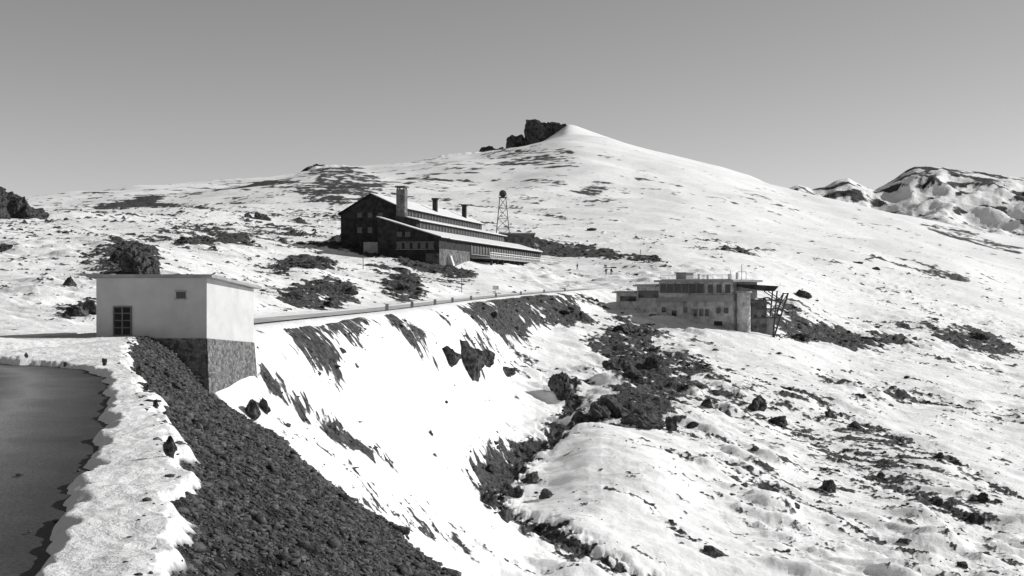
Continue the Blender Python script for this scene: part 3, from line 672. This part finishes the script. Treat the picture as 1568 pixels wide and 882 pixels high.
drum(1.25,-11,-.9);b.obj('stair_tower',M_lodge,lo)
b=MB();drum(1.6,-.89,-.55);b.obj('stair_tower_cap',M_conc,lo)
b=MB();b.box(43.4,46.4,226,232,-10,-2.2);b.obj('right_wing',M_stone2,lo)
b=MB();b.box(46.5,48.0,226.5,230,-10,-5.2);b.obj('right_wing_store',M_conc,lo)
b=MB();b.poly8([(41.0,224.2,.3),(47.6,225,-.6),(47.6,234,-.6),(41.0,234,.3),(41.0,224.2,.75),(48.4,225,.35),(48.4,234,.35),(41.0,234,.75)]);b.obj('canopy_roof',M_dark,lo)
b=MB()
for yy in (224.6,228.5):
    b.beam((50.0,yy,-.9),(47.4,yy,-9),.17);b.beam((48.0,yy,-.5),(47.2,yy,-9),.14)
    for z in (-2.2,-3.8,-5.4): b.beam((43.5,yy,z),(50.0+(z+.9)*.32,yy,z),.1)
    b.beam((46.4,yy,-.6),(49.4,yy,-2.6),.09);b.beam((50.0,yy,-.9),(47.6,yy,-4.5),.08);b.beam((44.5,yy,-2.2),(47.4,yy,-5.4),.09)
for z in (-1,-3.8): b.beam((49.9+(z+1)*.32,224.6,z),(49.9+(z+1)*.32,228.5,z),.1)
b.obj('lift_framework',M_metal,lo)
b=MB();b.beam((42.2,228,0),(42.2,228,4.3),.06);b.beam((41.4,228,3),(43,228,3),.04);b.beam((43.2,229,0),(43.2,229,3),.05);b.beam((40,227,1.5),(40,227,3.2),.05)
b.obj('roof_masts',M_conc,lo)
# ---------------------------------------------------------------- poles & signs
def pole(px,py,h,name='utility_pole',arm=True,r=.09,dmin=45):
    p=site(px,py,dmin);e=empty(name);hh=h*p.y/F;b=MB();b.beam((p.x,p.y,p.z-.4),(p.x,p.y,p.z+hh),r,7,r*.7)
    if arm: b.beam((p.x-.6,p.y,p.z+hh*.92),(p.x+.6,p.y,p.z+hh*.92),.05,4)
    b.obj('post',M_wood,e);return p,e,hh
pole(707,448,40,arm=False,r=.07);pole(556,412,18,arm=False);pole(1008,470,26,r=.07)
p,e,hh=pole(759,449,11,'traffic_sign',False,.05,150);b=MB();b.box(p.x-.55,p.x+.55,p.y-.09,p.y-.055,p.z+hh*.5,p.z+hh*1.05);b.obj('sign_plate',M_white,e)
for i in range(9):
    a=R2c[14*8+i*7]; d=(R2c[14*8+i*7+1]-a); d.z=0; d.normalize(); p=a+Vector((d.y,-d.x,0))*1.95
    b=MB();b.poly8([(p.x-.2,p.y-.15,p.z-.3),(p.x+.2,p.y-.15,p.z-.3),(p.x+.2,p.y+.15,p.z-.3),(p.x-.2,p.y+.15,p.z-.3),(p.x-.14,p.y-.1,p.z+.6),(p.x+.14,p.y-.1,p.z+.6),(p.x+.14,p.y+.1,p.z+.6),(p.x-.14,p.y+.1,p.z+.6)]);b.obj('guard_stone',M_conc)
# ---------------------------------------------------------------- people
def person(px,py,yaw,stride,dmin=250):
    p=site(px,py,dmin)
    J=[((0,0,.93),.15),((0,0,1.15),.15),((0,0,1.38),.17),((0,0,1.50),.065),((0,.02,1.62),.10),((0,.02,1.73),.085),
       ((.2,0,1.41),.07),((.27,.08,1.12),.055),((.25,.22,.9),.045),((-.2,0,1.41),.07),((-.27,-.08,1.12),.055),((-.25,.08,.9),.045),
       ((.1,0,.88),.1),((.11,stride*.5,.48),.075),((.11,stride*.6-.05,.08),.055),((.11,stride*.6+.14,.04),.045),
       ((-.1,0,.88),.1),((-.11,-stride*.3,.48),.075),((-.11,-stride,.09),.055),((-.11,-stride+.18,.04),.045)]
    E=[(0,1),(1,2),(2,3),(3,4),(4,5),(2,6),(6,7),(7,8),(2,9),(9,10),(10,11),(0,12),(12,13),(13,14),(14,15),(0,16),(16,17),(17,18),(18,19)]
    me=bpy.data.meshes.new('person');me.from_pydata([j[0] for j in J],E,[])
    o=bpy.data.objects.new('person',me);scene.collection.objects.link(o)
    m=o.modifiers.new('skin','SKIN')
    if len(me.skin_vertices):
        for i,j in enumerate(J): me.skin_vertices[0].data[i].radius=(j[1],j[1])
        me.skin_vertices[0].data[0].use_root=True
    else: print('NO SKIN LAYER')
    o.modifiers.new('sub','SUBSURF').levels=1;me.materials.append(M_cloth);o.location=p;o.rotation_euler=(0,0,yaw)
person(928,421,.4,.2);person(936,421,-.6,.25);person(981,389,1.2,.2);person(884,413,2,.2)
# ---------------------------------------------------------------- light
EL=math.radians(30);AZ=math.radians(76)
S=Vector((math.cos(EL)*math.sin(AZ),math.cos(EL)*math.cos(AZ),math.sin(EL)))
l=bpy.data.lights.new('sun','SUN');l.energy=4.5;l.angle=math.radians(.5);l.color=(1,.998,.993);lo_=bpy.data.objects.new('sun',l);scene.collection.objects.link(lo_);lo_.rotation_euler=S.to_track_quat('Z','Y').to_euler()
w=bpy.data.worlds.new('World');scene.world=w;w.use_nodes=True;nt=w.node_tree;bg=nt.nodes['Background']
sky=nt.nodes.new('ShaderNodeTexSky');sky.sky_type='NISHITA';sky.sun_disc=False;sky.sun_elevation=EL;sky.sun_rotation=AZ;sky.altitude=2500;sky.dust_density=.6
bw=nt.nodes.new('ShaderNodeRGBToBW');nt.links.new(sky.outputs[0],bw.inputs[0]);nt.links.new(bw.outputs[0],bg.inputs['Color']);bg.inputs['Strength'].default_value=.108
cam=bpy.data.cameras.new('camera');cam.sensor_width=36;cam.lens=F/1568*36;cam.clip_start=.1;cam.clip_end=20000
co=bpy.data.objects.new('camera',cam);scene.collection.objects.link(co);co.rotation_euler=(math.radians(90),0,0);scene.camera=co
scene.view_settings.view_transform='Standard';scene.view_settings.look='None';scene.view_settings.exposure=0
print('OBJ',len(bpy.data.objects))
